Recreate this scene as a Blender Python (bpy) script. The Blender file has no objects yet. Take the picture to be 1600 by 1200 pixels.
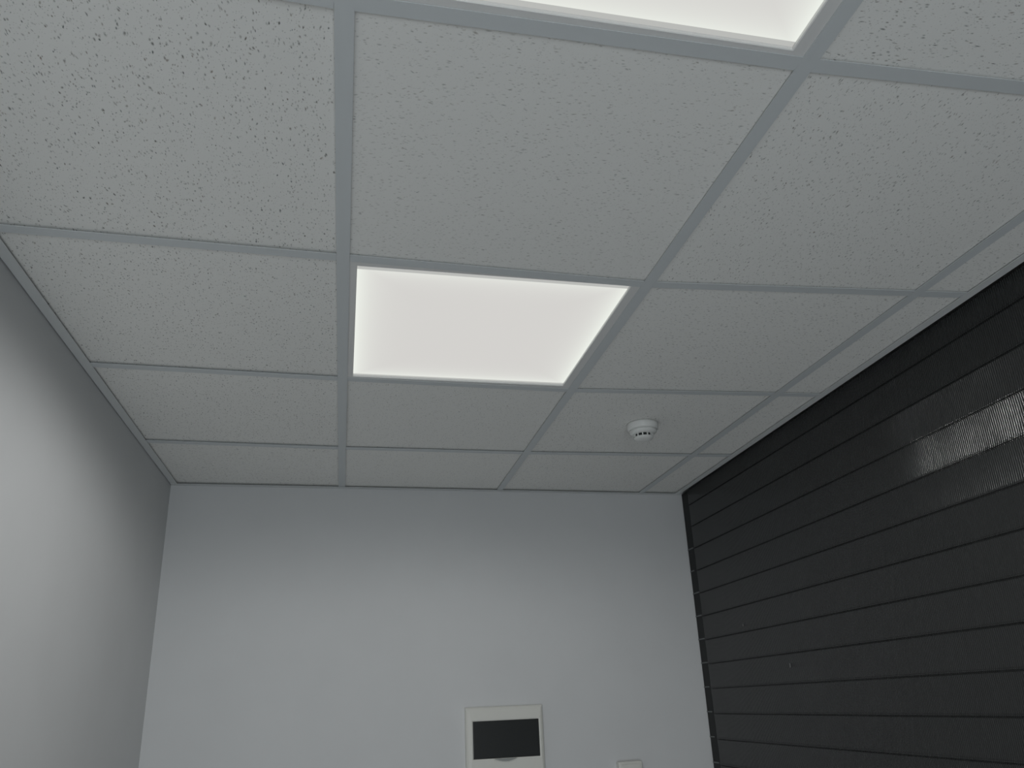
import bpy, bmesh, math, random
from mathutils import Vector, Matrix
random.seed(7)
S = bpy.context.scene
C = S.collection
H = 2.5                                    # finished ceiling height

# ------------------------------------------------------------------ camera
cam_d = bpy.data.cameras.new('camera')
cam = bpy.data.objects.new('camera', cam_d); C.objects.link(cam)
cam_d.sensor_fit = 'HORIZONTAL'; cam_d.sensor_width = 36.0
cam_d.lens = 36.0 * 1273.0 / 1600.0
cam_d.clip_start = 0.01
right = Vector((0.98063831, -0.19157057, -0.04061056))
up = Vector((-0.0327335, -0.36481602, 0.93050405))
fw = Vector((0.19307258, 0.9111586, 0.36402334))
M = Matrix.Identity(4)
for i in range(3):
    M[i][0] = right[i]; M[i][1] = up[i]; M[i][2] = -fw[i]
M.translation = Vector((0.0229, -1.3504, H - 0.7722))
cam.matrix_world = M
S.camera = cam

# ------------------------------------------------------------------ world, exposure
w = bpy.data.worlds.new('world'); S.world = w; w.use_nodes = True
w.node_tree.nodes['Background'].inputs[0].default_value = (0.75, 0.85, 1.0, 1)
w.node_tree.nodes['Background'].inputs[1].default_value = 0.5
S.view_settings.view_transform = 'Standard'
S.view_settings.look = 'None'
S.view_settings.exposure = 0.0
S.view_settings.gamma = 1.0
S.view_settings.use_curve_mapping = False
LAMP_W = 1.30                               # watts per light point of one lamp (nine points)
PANEL = 0.64                                # luminance of a diffuser's middle

FILL_W = 33                                  # strength of an added fill light outside the unseen rear opening
fill = bpy.data.lights.new('added_daylight', 'AREA'); fill.shape = 'RECTANGLE'; fill.size = 1.1; fill.size_y = 1.6
fill.energy = FILL_W; fill.color = (0.90, 0.96, 1.0)
fill_o = bpy.data.objects.new('added_daylight', fill); C.objects.link(fill_o)
fill_o.location = (0.05, -3.42, 0.9); fill_o.rotation_euler = (math.radians(90), 0, 0)

# ------------------------------------------------------------------ helpers
def mat(name, col, rough=0.6, spec=0.4, metal=0.0):
    m = bpy.data.materials.new(name); m.use_nodes = True
    b = m.node_tree.nodes['Principled BSDF']
    b.inputs['Base Color'].default_value = (*col, 1)
    b.inputs['Roughness'].default_value = rough
    b.inputs['Specular IOR Level'].default_value = spec
    b.inputs['Metallic'].default_value = metal
    return m, m.node_tree, b

def N(nt, t, **k):
    n = nt.nodes.new(t)
    for a, v in k.items(): setattr(n, a, v)
    return n

def link(nt, a, b): nt.links.new(a, b)

def obj(name, bm, m, parent=None, smooth=False):
    me = bpy.data.meshes.new(name)
    bmesh.ops.recalc_face_normals(bm, faces=bm.faces)
    bm.to_mesh(me); bm.free()
    me.materials.append(m)
    if smooth:
        for p in me.polygons: p.use_smooth = True
    o = bpy.data.objects.new(name, me); C.objects.link(o)
    if parent: o.parent = parent
    return o

def struct(name, bm, m, smooth=False):
    o = obj(name, bm, m, None, smooth); o['kind'] = 'structure'; return o

def tag(o, label, cat, group=None):
    o['label'] = label; o['category'] = cat
    if group: o['group'] = group
    return o

def thing(name, label, cat, loc, rotz=0, group=None):
    o = bpy.data.objects.new(name, None); C.objects.link(o)
    o.empty_display_size = 0.1
    o.location = loc; o.rotation_euler = (0, 0, rotz)
    return tag(o, label, cat, group)

def prism(bm, quad, z0, z1):
    """solid between two heights over a polygon (list of xy)"""
    a = [bm.verts.new((x, y, z0)) for x, y in quad]
    b = [bm.verts.new((x, y, z1)) for x, y in quad]
    bm.faces.new(a); bm.faces.new(b)
    n = len(quad)
    for i in range(n):
        bm.faces.new((a[i], a[(i + 1) % n], b[(i + 1) % n], b[i]))

def box(bm, x0, x1, y0, y1, z0, z1, bev=0.0):
    k = bmesh.new()
    prism(k, [(x0, y0), (x1, y0), (x1, y1), (x0, y1)], z0, z1)
    bmesh.ops.recalc_face_normals(k, faces=k.faces)
    if bev: bmesh.ops.bevel(k, geom=list(k.edges), offset=bev, segments=3, affect='EDGES', profile=0.6)
    me = bpy.data.meshes.new('tmp'); k.to_mesh(me); k.free(); bm.from_mesh(me); bpy.data.meshes.remove(me)

def lathe(bm, prof, n=48, cx=0, cy=0):
    rings = []
    for r, z in prof:
        if r < 1e-6: rings.append([bm.verts.new((cx, cy, z))])
        else: rings.append([bm.verts.new((cx + r * math.cos(2 * math.pi * i / n), cy + r * math.sin(2 * math.pi * i / n), z)) for i in range(n)])
    for a, b in zip(rings, rings[1:]):
        for i in range(n):
            j = (i + 1) % n
            if len(a) == 1: bm.faces.new((a[0], b[i], b[j]))
            elif len(b) == 1: bm.faces.new((a[i], a[j], b[0]))
            else: bm.faces.new((a[i], a[j], b[j], b[i]))

# ------------------------------------------------------------------ materials
# painted plaster
def paint(name, col, bump=0.05):
    m, nt, b = mat(name, col, 0.75, 0.25)
    tc = N(nt, 'ShaderNodeTexCoord')
    n1 = N(nt, 'ShaderNodeTexNoise'); n1.inputs['Scale'].default_value = 90; n1.inputs['Detail'].default_value = 3
    n2 = N(nt, 'ShaderNodeTexNoise'); n2.inputs['Scale'].default_value = 5; n2.inputs['Detail'].default_value = 4
    link(nt, tc.outputs['Object'], n1.inputs['Vector']); link(nt, tc.outputs['Object'], n2.inputs['Vector'])
    r = N(nt, 'ShaderNodeMapRange'); r.inputs['To Min'].default_value = 0.96; r.inputs['To Max'].default_value = 1.04
    link(nt, n2.outputs['Fac'], r.inputs['Value'])
    mx = N(nt, 'ShaderNodeMix', data_type='RGBA', blend_type='MULTIPLY'); mx.inputs['Factor'].default_value = 1
    mx.inputs['A'].default_value = (*col, 1); link(nt, r.outputs['Result'], mx.inputs['B'])
    link(nt, mx.outputs['Result'], b.inputs['Base Color'])
    bp = N(nt, 'ShaderNodeBump'); bp.inputs['Strength'].default_value = bump; bp.inputs['Distance'].default_value = 0.001
    link(nt, n1.outputs['Fac'], bp.inputs['Height']); link(nt, bp.outputs['Normal'], b.inputs['Normal'])
    return m
M_wall = paint('painted_plaster', (0.645, 0.655, 0.66))
M_floor = paint('floor_screed', (0.75, 0.75, 0.74))
M_slab = paint('concrete_slab', (0.3, 0.3, 0.3))

# mineral-fibre tile: short dark flecks of two sizes, turned every way
def tile_material(name='mineral_fibre', k=1.0):
    base = (0.845, 0.845, 0.82)
    m, nt, b = mat(name, base, 0.9, 0.1)
    tc = N(nt, 'ShaderNodeTexCoord')
    warp = N(nt, 'ShaderNodeTexNoise'); warp.inputs['Scale'].default_value = 45; warp.inputs['Detail'].default_value = 1
    link(nt, tc.outputs['Object'], warp.inputs['Vector'])
    sub = N(nt, 'ShaderNodeVectorMath', operation='MULTIPLY_ADD')
    sub.inputs[1].default_value = (0.012, 0.012, 0.0); sub.inputs[2].default_value = (0, 0, 0)
    link(nt, warp.outputs['Color'], sub.inputs[0])
    add = N(nt, 'ShaderNodeVectorMath', operation='ADD')
    link(nt, tc.outputs['Object'], add.inputs[0]); link(nt, sub.outputs['Vector'], add.inputs[1])
    acc = None
    # (scale, stretch, angle, size, share of the cells that carry a fleck, depth)
    for sc, st, ang, size, share, depth in ((185, 0.44, 0.30, 0.22, 0.27, 0.72), (185, 0.44, -0.45, 0.21, 0.24, 0.66),
                                            (170, 0.40, 0.0, 0.21, 0.15, 0.95), (330, 0.7, 1.2, 0.24, 0.30, 0.45)):
        mp = N(nt, 'ShaderNodeMapping'); mp.inputs['Rotation'].default_value = (0, 0, ang)
        mp.inputs['Scale'].default_value = (st, 1, 1); mp.inputs['Location'].default_value = (ang * 3, sc * .01, 0)
        link(nt, add.outputs['Vector'], mp.inputs['Vector'])
        v = N(nt, 'ShaderNodeTexVoronoi', voronoi_dimensions='2D'); v.inputs['Scale'].default_value = sc
        link(nt, mp.outputs['Vector'], v.inputs['Vector'])
        sep = N(nt, 'ShaderNodeSeparateColor'); link(nt, v.outputs['Color'], sep.inputs['Color'])
        lt = N(nt, 'ShaderNodeMath', operation='LESS_THAN'); lt.inputs[1].default_value = share
        link(nt, sep.outputs['Red'], lt.inputs[0])
        sz = N(nt, 'ShaderNodeMath', operation='MULTIPLY_ADD'); sz.inputs[1].default_value = size * 1.0; sz.inputs[2].default_value = size * 0.6
        link(nt, sep.outputs['Green'], sz.inputs[0])
        mr = N(nt, 'ShaderNodeMapRange', interpolation_type='SMOOTHSTEP')
        link(nt, v.outputs['Distance'], mr.inputs['Value']); mr.inputs['From Min'].default_value = 0.01
        link(nt, sz.outputs['Value'], mr.inputs['From Max'])
        mr.inputs['To Min'].default_value = depth * k; mr.inputs['To Max'].default_value = 0.0
        fa = N(nt, 'ShaderNodeMapRange'); link(nt, sep.outputs['Blue'], fa.inputs['Value']); fa.inputs['To Min'].default_value = 0.35
        m1 = N(nt, 'ShaderNodeMath', operation='MULTIPLY'); link(nt, mr.outputs['Result'], m1.inputs[0]); link(nt, fa.outputs['Result'], m1.inputs[1])
        mu = N(nt, 'ShaderNodeMath', operation='MULTIPLY'); link(nt, m1.outputs['Value'], mu.inputs[0]); link(nt, lt.outputs['Value'], mu.inputs[1])
        if acc is None: acc = mu
        else:
            a = N(nt, 'ShaderNodeMath', operation='MAXIMUM'); link(nt, acc.outputs['Value'], a.inputs[0]); link(nt, mu.outputs['Value'], a.inputs[1]); acc = a
    hue = N(nt, 'ShaderNodeTexNoise'); hue.inputs['Scale'].default_value = 60
    link(nt, tc.outputs['Object'], hue.inputs['Vector'])
    cr = N(nt, 'ShaderNodeValToRGB'); link(nt, hue.outputs['Fac'], cr.inputs['Fac'])
    cr.color_ramp.elements[0].position = 0.40; cr.color_ramp.elements[0].color = (0.10, 0.12, 0.115, 1)
    cr.color_ramp.elements[1].position = 0.68; cr.color_ramp.elements[1].color = (0.19, 0.14, 0.10, 1)
    mx = N(nt, 'ShaderNodeMix', data_type='RGBA'); mx.inputs['A'].default_value = (*base, 1)
    link(nt, cr.outputs['Color'], mx.inputs['B']); link(nt, acc.outputs['Value'], mx.inputs['Factor'])
    link(nt, mx.outputs['Result'], b.inputs['Base Color'])
    bp = N(nt, 'ShaderNodeBump', invert=True); bp.inputs['Strength'].default_value = 0.4; bp.inputs['Distance'].default_value = 0.001
    link(nt, acc.outputs['Value'], bp.inputs['Height']); link(nt, bp.outputs['Normal'], b.inputs['Normal'])
    return m
M_tile = tile_material()
M_tile_strong = tile_material('strong_fleck_fibre', 1.2)  # same flecks with stronger contrast, for the left column
M_tile_faint = tile_material('faint_fleck_fibre', 0.72)  # same flecks with weaker contrast, for the lamp column
M_tee, _, _ = mat('white_enamelled_steel', (0.62, 0.65, 0.66), 0.5, 0.35)
M_angle, _, _ = mat('white_trim_steel', (0.66, 0.68, 0.68), 0.5, 0.35)
M_frame, _, _ = mat('lamp_frame_white', (0.74, 0.74, 0.73), 0.45, 0.4)
M_plastic, _, _ = mat('white_plastic', (0.70, 0.70, 0.655), 0.4, 0.45)
M_det, _, _ = mat('detector_plastic', (0.79, 0.80, 0.78), 0.45, 0.4)
M_slot, _, _ = mat('detector_slot', (0.03, 0.035, 0.035), 0.7, 0.2)
M_smoke, _, _ = mat('smoked_plastic', (0.022, 0.024, 0.024), 0.3, 0.4)
M_rail, _, _ = mat('black_rail', (0.016, 0.017, 0.017), 0.6, 0.3)
M_pull, _, _ = mat('grey_pull', (0.30, 0.31, 0.30), 0.4, 0.4)
M_clip, _, _ = mat('worn_steel', (0.13, 0.14, 0.14), 0.5, 0.5)
M_fleck, _, _ = mat('plaster_fleck', (0.16, 0.165, 0.16), 0.9, 0.1)

def shutter_material():
    m, nt, b = mat('black_ribbed_slat', (0.0235, 0.0245, 0.0245), 0.34, 0.32)
    tc = N(nt, 'ShaderNodeTexCoord')
    wv = N(nt, 'ShaderNodeTexWave', wave_type='BANDS', bands_direction='Y')
    wv.inputs['Scale'].default_value = 54; link(nt, tc.outputs['Object'], wv.inputs['Vector'])
    no = N(nt, 'ShaderNodeTexNoise'); no.inputs['Scale'].default_value = 7; no.inputs['Detail'].default_value = 5
    link(nt, tc.outputs['Object'], no.inputs['Vector'])
    mr = N(nt, 'ShaderNodeMapRange'); mr.inputs['To Min'].default_value = 0.10; mr.inputs['To Max'].default_value = 0.24
    link(nt, no.outputs['Fac'], mr.inputs['Value']); link(nt, mr.outputs['Result'], b.inputs['Roughness'])
    bp = N(nt, 'ShaderNodeBump'); bp.inputs['Strength'].default_value = 1.0; bp.inputs['Distance'].default_value = 0.0007
    link(nt, wv.outputs['Fac'], bp.inputs['Height']); link(nt, bp.outputs['Normal'], b.inputs['Normal'])
    return m
M_shutter = shutter_material()

def diffuser_material():
    """edge-lit LED sheet: brightest along its rim, with a duller clamped margin along two sides"""
    m = bpy.data.materials.new('lit_diffuser'); m.use_nodes = True; nt = m.node_tree
    nt.nodes.remove(nt.nodes['Principled BSDF']); out = nt.nodes['Material Output']
    tc = N(nt, 'ShaderNodeAttribute', attribute_name='sheet'); sep = N(nt, 'ShaderNodeSeparateXYZ'); link(nt, tc.outputs['Vector'], sep.inputs[0])
    ds = []
    for ax in ('X', 'Y'):
        a = N(nt, 'ShaderNodeMath', operation='SUBTRACT'); link(nt, sep.outputs[ax], a.inputs[0]); a.inputs[1].default_value = 0.5
        c = N(nt, 'ShaderNodeMath', operation='ABSOLUTE'); link(nt, a.outputs[0], c.inputs[0])
        e = N(nt, 'ShaderNodeMath', operation='SUBTRACT'); e.inputs[0].default_value = 0.5; link(nt, c.outputs[0], e.inputs[1])
        f = N(nt, 'ShaderNodeMath', operation='MULTIPLY'); link(nt, e.outputs[0], f.inputs[0]); f.inputs[1].default_value = -19
        g = N(nt, 'ShaderNodeMath', operation='EXPONENT'); link(nt, f.outputs[0], g.inputs[0]); ds.append(g)
    s = N(nt, 'ShaderNodeMath', operation='MAXIMUM'); link(nt, ds[0].outputs[0], s.inputs[0]); link(nt, ds[1].outputs[0], s.inputs[1])
    mx = N(nt, 'ShaderNodeMix', data_type='RGBA'); link(nt, s.outputs[0], mx.inputs['Factor'])
    mx.inputs['A'].default_value = (1.02, 1.0, 0.965, 1); mx.inputs['B'].default_value = (1.33, 1.38, 1.28, 1)
    lo = N(nt, 'ShaderNodeMath', operation='LESS_THAN'); link(nt, sep.outputs['Y'], lo.inputs[0]); lo.inputs[1].default_value = 0.035
    hi = N(nt, 'ShaderNodeMath', operation='GREATER_THAN'); link(nt, sep.outputs['Y'], hi.inputs[0]); hi.inputs[1].default_value = 0.984
    rim = N(nt, 'ShaderNodeMath', operation='MAXIMUM'); link(nt, lo.outputs[0], rim.inputs[0]); link(nt, hi.outputs[0], rim.inputs[1])
    m2 = N(nt, 'ShaderNodeMix', data_type='RGBA'); link(nt, rim.outputs[0], m2.inputs['Factor']); link(nt, mx.outputs['Result'], m2.inputs['A'])
    m2.inputs['B'].default_value = (0.76, 0.77, 0.74, 1); mx = m2
    em = N(nt, 'ShaderNodeEmission'); em.inputs['Strength'].default_value = PANEL
    link(nt, mx.outputs['Result'], em.inputs['Color']); link(nt, em.outputs[0], out.inputs['Surface'])
    return m
M_diff = diffuser_material()

# ------------------------------------------------------------------ room shell
XL = -0.597
def xr(y): return 1.3207 + 0.0222 * (y + 0.16)          # face line of the right side
def yb(x): return 1.66 + 0.048 * (x - XL)                # back wall line
YR = -3.3                                                # rear wall, behind the camera
TOP = H + 0.25
XS = 0.05                                                # right wall lies this far behind the slats' face
bm = bmesh.new(); prism(bm, [(XL - .1, YR - .1), (XL, YR - .1), (XL, yb(XL) + .1), (XL - .1, yb(XL) + .1)], -0.0, TOP); struct('wall_left', bm, M_wall)
bm = bmesh.new(); prism(bm, [(XL, yb(XL)), (xr(1.75) + .2, yb(xr(1.75) + .2)), (xr(1.75) + .2, yb(1.6) + .1), (XL, yb(XL) + .1)], 0, TOP); struct('wall_back', bm, M_wall)
bm = bmesh.new(); prism(bm, [(xr(YR) + XS, YR), (xr(1.76) + XS, yb(xr(1.76) + XS)), (xr(1.76) + .2, yb(xr(1.76) + .2)), (xr(YR) + .2, YR)], 0, TOP); struct('wall_right', bm, M_slab)
WX0, WX1, WZ0, WZ1 = XL + 0.1, XL + 1.2, 0.1, 1.7   # unseen opening added behind the camera to let the fill light in
bm = bmesh.new()
for x0, x1, z0, z1 in ((XL, WX0, 0, TOP), (WX1, xr(YR) + .2, 0, TOP), (WX0, WX1, 0, WZ0), (WX0, WX1, WZ1, TOP)):
    box(bm, x0, x1, YR - .1, YR, z0, z1)
struct('wall_rear', bm, M_wall)
bm = bmesh.new()
for x0, x1, z0, z1 in ((WX0, WX0 + .05, WZ0, WZ1), (WX1 - .05, WX1, WZ0, WZ1), (WX0 + .05, WX1 - .05, WZ0, WZ0 + .05), (WX0 + .05, WX1 - .05, WZ1 - .05, WZ1), ((WX0 + WX1) / 2 - .03, (WX0 + WX1) / 2 + .03, WZ0 + .05, WZ1 - .05)):
    box(bm, x0, x1, YR - .08, YR - .02, z0, z1)
opening_frame = struct('added_opening_frame', bm, M_frame)  # frame of the added opening, which holds no glass
bm = bmesh.new(); prism(bm, [(XL - .1, YR - .1), (xr(YR) + .25, YR - .1), (xr(1.76) + .25, 1.9), (XL - .1, 1.9)], -0.1, 0); struct('floor', bm, M_floor)

# ------------------------------------------------------------------ suspended ceiling
bm = bmesh.new(); prism(bm, [(XL - .1, YR - .1), (xr(YR) + .25, YR - .1), (xr(1.76) + .25, 1.9), (XL - .1, 1.9)], TOP, TOP + .1)
ceiling = struct('ceiling', bm, M_slab)
# grid nodes: column lines x, and for every row its y at left wall, A, B, C, right side
XA, XB, XC = 0.0, 0.602, 1.192
rows = {-1: (-0.640, -0.606, -0.594, -0.602, -0.606), 0: (-0.042, -0.013, 0.019, -0.010, -0.016),
        1: (0.552, 0.588, 0.616, 0.596, 0.592), 2: (1.146, 1.182, 1.200, 1.196, 1.192)}
for k in (-2, -3, -4, -5):
    rows[k] = tuple(y + 0.6 * (k + 1) for y in rows[-1])
W = 0.012; FT = 0.0012; GAP = 0.0022                     # half flange, flange thickness, slack under the tiles
ANG = 0.022
def cols(y): return (XL, XA, XB, XC, xr(y))
def tee(bm, p, q, half=W):
    """inverted T along p-q: flange plus upright web with bulb"""
    p = Vector(p); q = Vector(q); d = (q - p).normalized(); n = Vector((-d.y, d.x))
    for hw, z0, z1 in ((half, H, H + FT), (0.0008, H + FT, H + 0.034), (0.0035, H + 0.028, H + 0.038)):
        prism(bm, [tuple(p - n * hw), tuple(q - n * hw), tuple(q + n * hw), tuple(p + n * hw)], z0, z1)
for x in (XA, XB, XC):
    bm = bmesh.new(); tee(bm, (x, YR + 0.002), (x, yb(x) - 0.002)); obj('main_tee', bm, M_tee, ceiling)
for k in range(-5, 3):
    ys = rows[k]
    for c in range(4):
        if c == 0: p, q = (XL + ANG * 0.96, ys[0]), (XA - W, ys[1])
        elif c == 3: p, q = (XC + W, ys[3]), (xr(ys[4]) - ANG * 0.96, ys[4])
        else: p, q = ((XA, XB)[c - 1] + W, ys[c]), ((XB, XC)[c - 1] - W, ys[c + 1])
        if k == -5: pass
        bm = bmesh.new(); tee(bm, p, q); obj('cross_tee', bm, M_tee, ceiling)
# wall angles: flange under the tiles, leg on the wall
def angle(name, p, q, inward, z=H - 0.0006):
    p = Vector(p); q = Vector(q); n = Vector(inward).normalized()
    bm = bmesh.new()
    prism(bm, [tuple(p), tuple(q), tuple(q + n * ANG), tuple(p + n * ANG)], z, z + FT)
    prism(bm, [tuple(p), tuple(q), tuple(q + n * .0012), tuple(p + n * .0012)], z + FT, z + 0.022)
    o = struct(name, bm, M_angle); return o
angle('trim_1', (XL + .0022, YR + .001), (XL + .0022, yb(XL) - .001), (1, 0))
angle('trim_2', (XL + .001, yb(XL) - .0005), (xr(1.75) - .001, yb(xr(1.75)) - .0005), (0.048, -1), H - 0.002)
angle('trim_3', (xr(YR) - .0005, YR + .001), (xr(1.74) - .0005, 1.745), (-1, 0.0222))

LAMPS = [(1, 0), (1, -2), (1, -4)]                      # (column, first row) of the lit cells
rk = [-5, -4, -3, -2, -1, 0, 1, 2, 'w']
def rowy(k, c):                                          # y of row k at column line c
    if k == 'w': return yb((XL, XA, XB, XC, 1.36)[c]) - 0.006
    return rows[k][c]
for i in range(len(rk) - 1):
    for c in range(4):
        if (c, rk[i]) in LAMPS: continue
        y00, y01, y10, y11 = rowy(rk[i], c), rowy(rk[i], c + 1), rowy(rk[i + 1], c), rowy(rk[i + 1], c + 1)
        e = 0.004
        def X(ci, y, s): return (XL + 0.004 if ci == 0 else xr(y) - 0.005 if ci == 4 else (XA, XB, XC)[ci - 1] + s * e)
        ey = 0.0 if rk[i + 1] == 'w' else e
        quad = [(X(c, y00, 1), y00 + e), (X(c + 1, y01, -1), y01 + e), (X(c + 1, y11, -1), y11 - ey), (X(c, y10, 1), y10 - ey)]
        cx = sum(p[0] for p in quad) / 4; cy = sum(p[1] for p in quad) / 4
        turn = random.choice((0, 1, 2, 3)) * math.pi / 2
        ox, oy = random.uniform(-20, 20), random.uniform(-20, 20)
        bm = bmesh.new()
        dz = (0.0045 if c == 0 else 0.0035 if i >= 6 else GAP) + FT + (random.random() * 0.0006)
        # local coordinates carry the fleck pattern, so every tile gets its own patch of it
        R = Matrix.Rotation(-turn, 4, 'Z'); off = Vector((ox, oy, 0))
        prism(bm, [tuple((R @ (Vector((x, y, 0)) - Vector((cx, cy, 0))) + off).xy) for x, y in quad], 0, 0.014)
        o = obj('ceiling_tile', bm, M_tile_strong if c == 0 else M_tile_faint if c == 1 else M_tile, ceiling)
        o.matrix_local = Matrix.Translation((cx, cy, H + dz)) @ Matrix.Rotation(turn, 4, 'Z') @ Matrix.Translation(-off)

# ------------------------------------------------------------------ recessed LED lamps
def lamp(c, k, label):
    x0, x1 = XA + W + .0008, XB - W - .0008
    ya, yb_ = (rows[k][1] + rows[k][2]) / 2 + W, (rows[k + 1][1] + rows[k + 1][2]) / 2 - W
    # the cell is a slight parallelogram; the lamp is square and sits turned with it
    ang = math.atan2(rows[k][2] - rows[k][1], 0.602)
    cx, cy = (x0 + x1) / 2, (ya + yb_) / 2
    t = thing('ceiling_lamp', label, 'ceiling light', (cx, cy, H), 0, 'square LED panels in the ceiling')
    sh = math.tan(ang); sl = 0.030                       # slant of the cell, slant of the lit opening
    ox0, ox1, oy = x0 - cx - .006, x1 - cx + .006, (yb_ - ya) / 2 + .006
    hx, hy = (x1 - x0) / 2, (yb_ - ya) / 2
    ix0, ix1, iy = 0.0258 - cx, 0.5705 - cx, 0.2775
    bm = bmesh.new()
    def ring(a, b):
        n = len(a)
        for i in range(n): bm.faces.new((a[i], a[(i + 1) % n], b[(i + 1) % n], b[i]))
    def loop(xa, xb, ya_, yb2, z, s_): return [bm.verts.new((x, y + s_ * x, z)) for x, y in ((xa, ya_), (xb, ya_), (xb, yb2), (xa, yb2))]
    z0 = 0.0016
    L1 = loop(ox0, ox1, -oy, oy, 0.02, sh); L2 = loop(ox0, ox1, -oy, oy, z0, sh)
    L3 = loop(ix0 - .0015, ix1 + .0015, -iy - .001, iy + .001, z0, sl)
    L4 = loop(ix0, ix1, -iy, iy, z0 + 0.0012, sl); L5 = loop(ix0, ix1, -iy, iy, 0.02, sl)
    ring(L1, L2); ring(L2, L3); ring(L3, L4); ring(L4, L5); ring(L5, L1)
    obj('frame', bm, M_frame, t)
    bm = bmesh.new(); box(bm, ix0 + .0002, ix1 - .0002, -iy + .0002, iy - .0002, z0 + 0.005, z0 + 0.008)
    for v in bm.verts: v.co.y += sl * v.co.x
    sheet = obj('diffuser', bm, M_diff, t)
    at = sheet.data.attributes.new('sheet', 'FLOAT_VECTOR', 'POINT')      # 0..1 over the sheet, for its brighter rim
    for k_, v in enumerate(sheet.data.vertices):
        at.data[k_].vector = ((v.co.x - ix0) / (ix1 - ix0), (v.co.y - sl * v.co.x + iy) / (2 * iy), 0)
    bm = bmesh.new(); box(bm, -hx + .01, hx - .01, -hy + .01, hy - .01, 0.0205, 0.03)
    for v in bm.verts: v.co.y += sh * v.co.x
    obj('back_plate', bm, M_clip, t)
    # the lamp's own light: nine points just under the sheet, shining downwards
    for i in (-1, 0, 1):
        for j in (-1, 0, 1):
            l = bpy.data.lights.new('lamp_light', 'SPOT'); l.energy = LAMP_W; l.color = (1.0, 1.0, 0.985)
            l.spot_size = math.radians(176); l.spot_blend = 0.34; l.shadow_soft_size = 0.0
            o = bpy.data.objects.new('lamp_light', l); C.objects.link(o); o.parent = t
            o.location = (i * 0.18, j * 0.18, -0.012)
    return t
lamp(1, 0, 'square lit LED ceiling panel in the middle of the picture, seen whole')
lamp(1, -2, 'lit LED ceiling panel nearest the camera, cut off by the top edge')

# ------------------------------------------------------------------ smoke detector
t = thing('smoke_detector', 'round white smoke detector on the ceiling between lamp and dark slatted side', 'smoke detector', (0.897, 0.885, H + FT + GAP))
bm = bmesh.new(); lathe(bm, [(0, 0), (0.047, 0), (0.0475, -0.006), (0.0465, -0.017), (0.044, -0.0205), (0.040, -0.022), (0, -0.022)], 64)
obj('base', bm, M_det, t, True)
bm = bmesh.new(); lathe(bm, [(0, -0.0222), (0.042, -0.0222), (0.041, -0.028), (0.034, -0.033), (0.030, -0.0345), (0, -0.0345)], 64)
obj('housing', bm, M_det, t, True)
bm = bmesh.new(); lathe(bm, [(0, -0.0346), (0.0265, -0.0346), (0.0262, -0.0425), (0, -0.0425)], 64)
obj('sensor_chamber', bm, M_slot, t, True)
bm = bmesh.new()
for k in range(12):
    a = 2 * math.pi * k / 12 + 0.1
    kb = bmesh.new(); box(kb, 0.024, 0.0295, -0.0017, 0.0017, -0.043, -0.0345)
    bmesh.ops.rotate(kb, verts=kb.verts, cent=(0, 0, 0), matrix=Matrix.Rotation(a, 3, 'Z'))
    me = bpy.data.meshes.new('k'); kb.to_mesh(me); kb.free(); bm.from_mesh(me); bpy.data.meshes.remove(me)
obj('slot_bars', bm, M_det, t)
bm = bmesh.new(); lathe(bm, [(0, -0.0426), (0.0295, -0.0426), (0.029, -0.046), (0.025, -0.0495), (0.016, -0.0515), (0, -0.052)], 64)
obj('cap', bm, M_det, t, True)

# ------------------------------------------------------------------ slatted shutter on the right side
PITCH = 0.0862; GZ = 0.322                                # first groove this far under the ceiling
t = thing('roller_shutter', 'black horizontally slatted shutter covering the whole right side of the room', 'shutter', (xr(YR), YR, 0), 0)
ANGR = math.atan(0.0222)
t.rotation_euler = (0, 0, -ANGR)                          # local y runs along the wall, local -x points into the room
LEN = (1.752 - YR) / math.cos(ANGR)
prof = []
zg = H - GZ
k0 = int(math.ceil((H + 0.01 - zg) / PITCH)); k1 = -int(math.ceil(zg / PITCH))
k = k0
while zg + k * PITCH > 0.02:
    zb = zg + k * PITCH                                   # groove under this slat; the slat rises PITCH above it
    for dz, p in [(PITCH - .0003, 0.0030), (PITCH - .0010, 0.0046)] + [(PITCH * (1 - f), 0.0046 + 0.0012 * (2 * f - 1) ** 2) for f in [0.03 + 0.90 * i / 10 for i in range(11)]] + [(0.0046, 0.0066), (0.0020, 0.0066), (0.0008, 0.0030)]:
        z = zb + dz
        if z < H - 0.002: prof.append((p, z))
    k -= 1
prof = [(-0.005, H - 0.0015), (0.0, H - 0.002)] + prof
bm = bmesh.new()
y_end = LEN - 0.078
loops = []
for y in (0.002, y_end):
    fr = [bm.verts.new((-p + 0.0115, y, z)) for p, z in prof]
    bk = [bm.verts.new((0.0115 + 0.012, y, prof[-1][1])), bm.verts.new((0.0115 + 0.012, y, prof[0][1]))]
    loops.append(fr + bk)
n = len(loops[0])
for i in range(n):
    bm.faces.new((loops[0][i], loops[0][(i + 1) % n], loops[1][(i + 1) % n], loops[1][i]))
bm.faces.new(loops[0]); bm.faces.new(list(reversed(loops[1])))
obj('slats', bm, M_shutter, t)
# side channel in the corner with a clip at every slat's lip
bm = bmesh.new(); box(bm, 0.012, 0.034, y_end + .0005, LEN - 0.002, 0.0, H - 0.002)
obj('guide_rail', bm, M_rail, t)
k = 1
cl = []
while zg + k * PITCH > 1.0:
    zb = zg + k * PITCH
    if zb < H - 0.2:
        L = random.uniform(0.6, 1.0)
        bm = bmesh.new(); box(bm, 0.0088, 0.0122, LEN - 0.004 - 0.062 * L, LEN - 0.004, zb + 0.004, zb + 0.0085, 0.001)
        obj('clip', bm, M_clip, t)
    k -= 1

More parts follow.
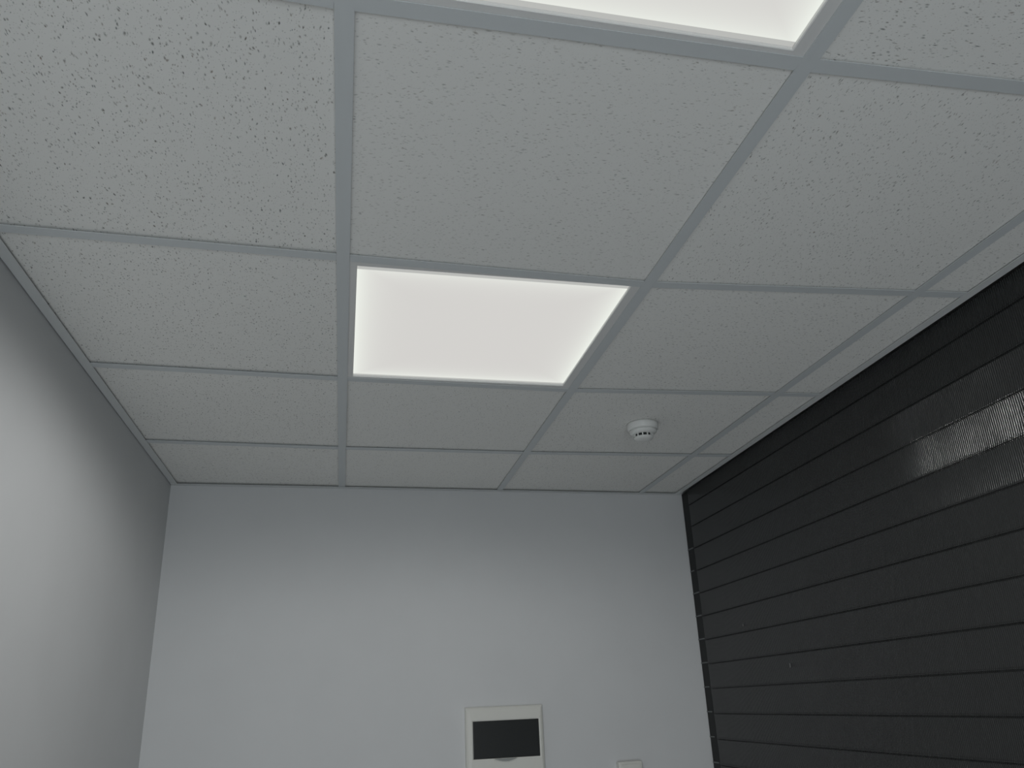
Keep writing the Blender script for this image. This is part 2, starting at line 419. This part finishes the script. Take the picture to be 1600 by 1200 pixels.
# two spots of spilt plaster on the slats
for yy, zz, a, b in ((1.333, -0.558, 0.003, 0.004), (1.049, -0.701, 0.003, 0.006)):
    ly = (yy - YR) / math.cos(ANGR)
    bm = bmesh.new(); box(bm, 0.0060, 0.0072, ly - a, ly + a, H + zz - b, H + zz + b, 0.0003)
    obj('plaster_spot', bm, M_fleck, t)

# ------------------------------------------------------------------ back wall fittings
rb = math.atan(0.048)
# distribution board (local x along the wall, -y into the room)
bx = 0.590; W2 = 0.1405
t = thing('distribution_board', 'white fuse box with dark smoked window on the back wall', 'fuse box', (bx, yb(bx), H - 1.03), rb)
zt, zb_ = 1.03 - 0.782, 0.0
bm = bmesh.new()
# cover plate with a window opening: frame ring built from front to wall
def rect(x0, x1, z0, z1, y): return [bm.verts.new(p) for p in ((x0, y, z0), (x1, y, z0), (x1, y, z1), (x0, y, z1))]
wx0, wx1, wz0, wz1 = -0.116, 0.1225, 1.03 - 0.949, 1.03 - 0.828
Rs = [rect(-W2, W2, zb_, zt, 0.0), rect(-W2, W2, zb_, zt, -0.012), rect(-W2 + .003, W2 - .003, zb_ + .003, zt - .003, -0.017),
      rect(-W2 + .009, W2 - .009, zb_ + .009, zt - .009, -0.0205),
      rect(wx0 - .004, wx1 + .004, wz0 - .004, wz1 + .004, -0.0215), rect(wx0, wx1, wz0, wz1, -0.020), rect(wx0, wx1, wz0, wz1, -0.010)]
for a, b in zip(Rs, Rs[1:]):
    for i in range(4): bm.faces.new((a[i], a[(i + 1) % 4], b[(i + 1) % 4], b[i]))
bm.faces.new(Rs[-1]); bm.faces.new(Rs[0])
obj('cover', bm, M_plastic, t)
bm = bmesh.new(); box(bm, wx0 + .0008, wx1 - .0008, -0.0205, -0.0112, wz0 + .0008, wz1 - .0008, 0.0015)
door = obj('window', bm, M_smoke, t)
bm = bmesh.new()
# crescent finger pull under the window
pts = [(-0.040 + 0.080 * i / 12, -0.0085 * math.sin(math.pi * i / 12)) for i in range(13)]
fr = [bm.verts.new((x - 0.003, -0.026, wz0 - 0.001 + z)) for x, z in pts]; bk = [bm.verts.new((x - 0.003, -0.0212, wz0 - 0.001 + z)) for x, z in pts]
bm.faces.new(fr); bm.faces.new(list(reversed(bk)))
for i in range(12): bm.faces.new((fr[i], fr[i + 1], bk[i + 1], bk[i]))
bm.faces.new((fr[0], fr[-1], bk[-1], bk[0]))
obj('finger_pull', bm, M_pull, door)

sx = 1.042
t = thing('switch_box', 'small white surface box low on the back wall near the dark slats', 'electrical box', (sx, yb(sx), H - 1.07), rb)
bm = bmesh.new(); box(bm, -0.045, 0.045, -0.030, -0.0005, 0.0, 0.086, 0.006); obj('back_box', bm, M_plastic, t, False)
bm = bmesh.new(); box(bm, -0.036, 0.036, -0.034, -0.0303, 0.009, 0.077, 0.0015); obj('rocker', bm, M_plastic, t, False)
